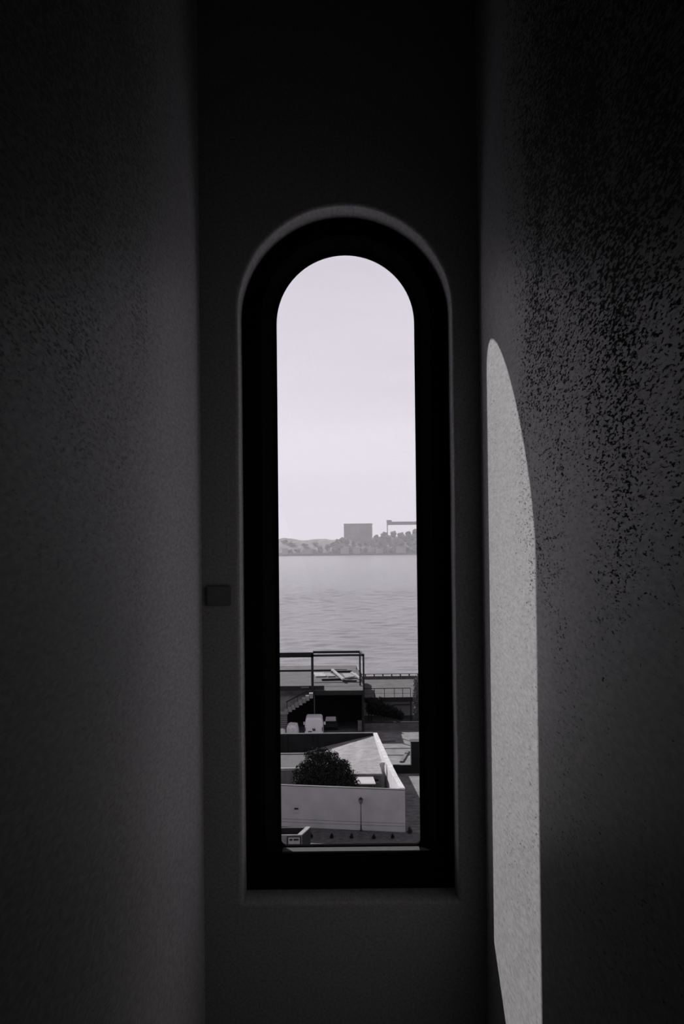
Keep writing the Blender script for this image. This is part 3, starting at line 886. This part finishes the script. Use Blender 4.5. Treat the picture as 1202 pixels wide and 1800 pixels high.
for x in range(12, 54, 14): T.append((x + rd.uniform(-1, 1), 6 + rd.uniform(-1, 2), 5.6, 4.4))
for (x, z) in ((0, 22), (-8, 19), (-16, 14), (-25, 10), (-4, 11), (-13, 6), (-37, 7)): T.append((x, z, 5.4, 5.0))
for (x, z) in ((-50, 6), (-64, 15), (-76, 7), (-88, 17), (-90, 6), (-101, 22), (-47, 17)): T.append((x, z, 7.0, 2.6))
for i, (x, z, w, h) in enumerate(T):
    lab = ('hazy tree on the far ridge beneath the gantry crane' if x > 76 and z > 24 else
           'hazy tree on the far ridge between block and crane' if x > 55 and z > 24 else
           'hazy tree low on the far bank below the crane' if x > 55 else
           'hazy tree below the big block on the far bank' if x > 3 else
           'hazy tree on the slope left of the big block' if x > -40 else
           'hazy tree on the low left part of the far bank')
    far_tree(x, z, w, h, lab)

bk = empty('block_building', (27.5, SY + 130, 0))
boxobj('body', (3, SY + 118, 0), (53.2, SY + 150, 50.2), 'far_wall', bk)
boxobj('parapet', (2.6, SY + 117.6, 50.2), (53.8, SY + 150.4, 51.6), 'far_steel', bk)
for k in range(7): boxobj('buttress', (5 + k * 7.6, SY + 117, 0), (6.4 + k * 7.6, SY + 118, 50.2), 'far_wall', bk)
tag(bk, 'big hazy windowless block on the far bank', 'building')

gc = empty('gantry_crane', (120, SY + 130, 0))
boxobj('girder', (79.5, SY + 124, 48.6), (190, SY + 136, 54.4), 'far_steel', gc)
boxobj('machine_house', (79.0, SY + 123, 54.4), (88, SY + 137, 57.2), 'far_steel', gc)
for x_ in (80.5, 178):
    for s in (-1, 1):
        bm = bmesh.new(); tube(bm, (x_, SY + 130 + s * 2, 49), (x_ - .4, SY + 130 + s * 9, 0), .8, 6); under(gc, bmobj('leg', bm, 'far_steel'))
tag(gc, 'hazy gantry crane with long girder on the far bank', 'crane')

for k, (x, w, h, dy, lab) in enumerate(((-96, 10, 7, -3, 'pale low shed at the left end of the far waterfront'), (-58, 18, 6, -3, 'wide pale shed on the left far waterfront'), (4, 14, 7, -3, 'pale shed on the waterfront below the left end of the block'),
                                        (24, 11, 9, -3, 'pale house on the waterfront below the middle of the block'), (62, 12, 6, -4, 'low pale shed on the waterfront left of the crane'), (98, 16, 9, -3, 'pale building on the waterfront below the crane'))):
    dy = -10.5
    e = empty('waterfront_house', (x, SY + dy, -.2))
    boxobj('wall', (x - w / 2, SY + dy - 3, -.2), (x + w / 2, SY + dy + 3, h), 'far_pale', e)
    bm = bmesh.new()
    hexa(bm, [(x - w / 2 - .4, SY + dy - 3.2, h), (x + w / 2 + .4, SY + dy - 3.2, h), (x + w / 2 + .4, SY + dy + 3.2, h), (x - w / 2 - .4, SY + dy + 3.2, h)],
         [(x - w / 2, SY + dy - .2, h + 2.4), (x + w / 2, SY + dy - .2, h + 2.4), (x + w / 2, SY + dy + .2, h + 2.4), (x - w / 2, SY + dy + .2, h + 2.4)])
    under(e, bmobj('roof', bm, 'far_wall'))
    tag(e, lab, 'building', 'buildings on the far waterfront')

# ================================================================== haze over the river
hz = boxobj('river_haze', (-2500, 300, -8), (2500, 2900, 260), 'haze')
struct(hz, 'thin pale haze over the river', 'stuff')
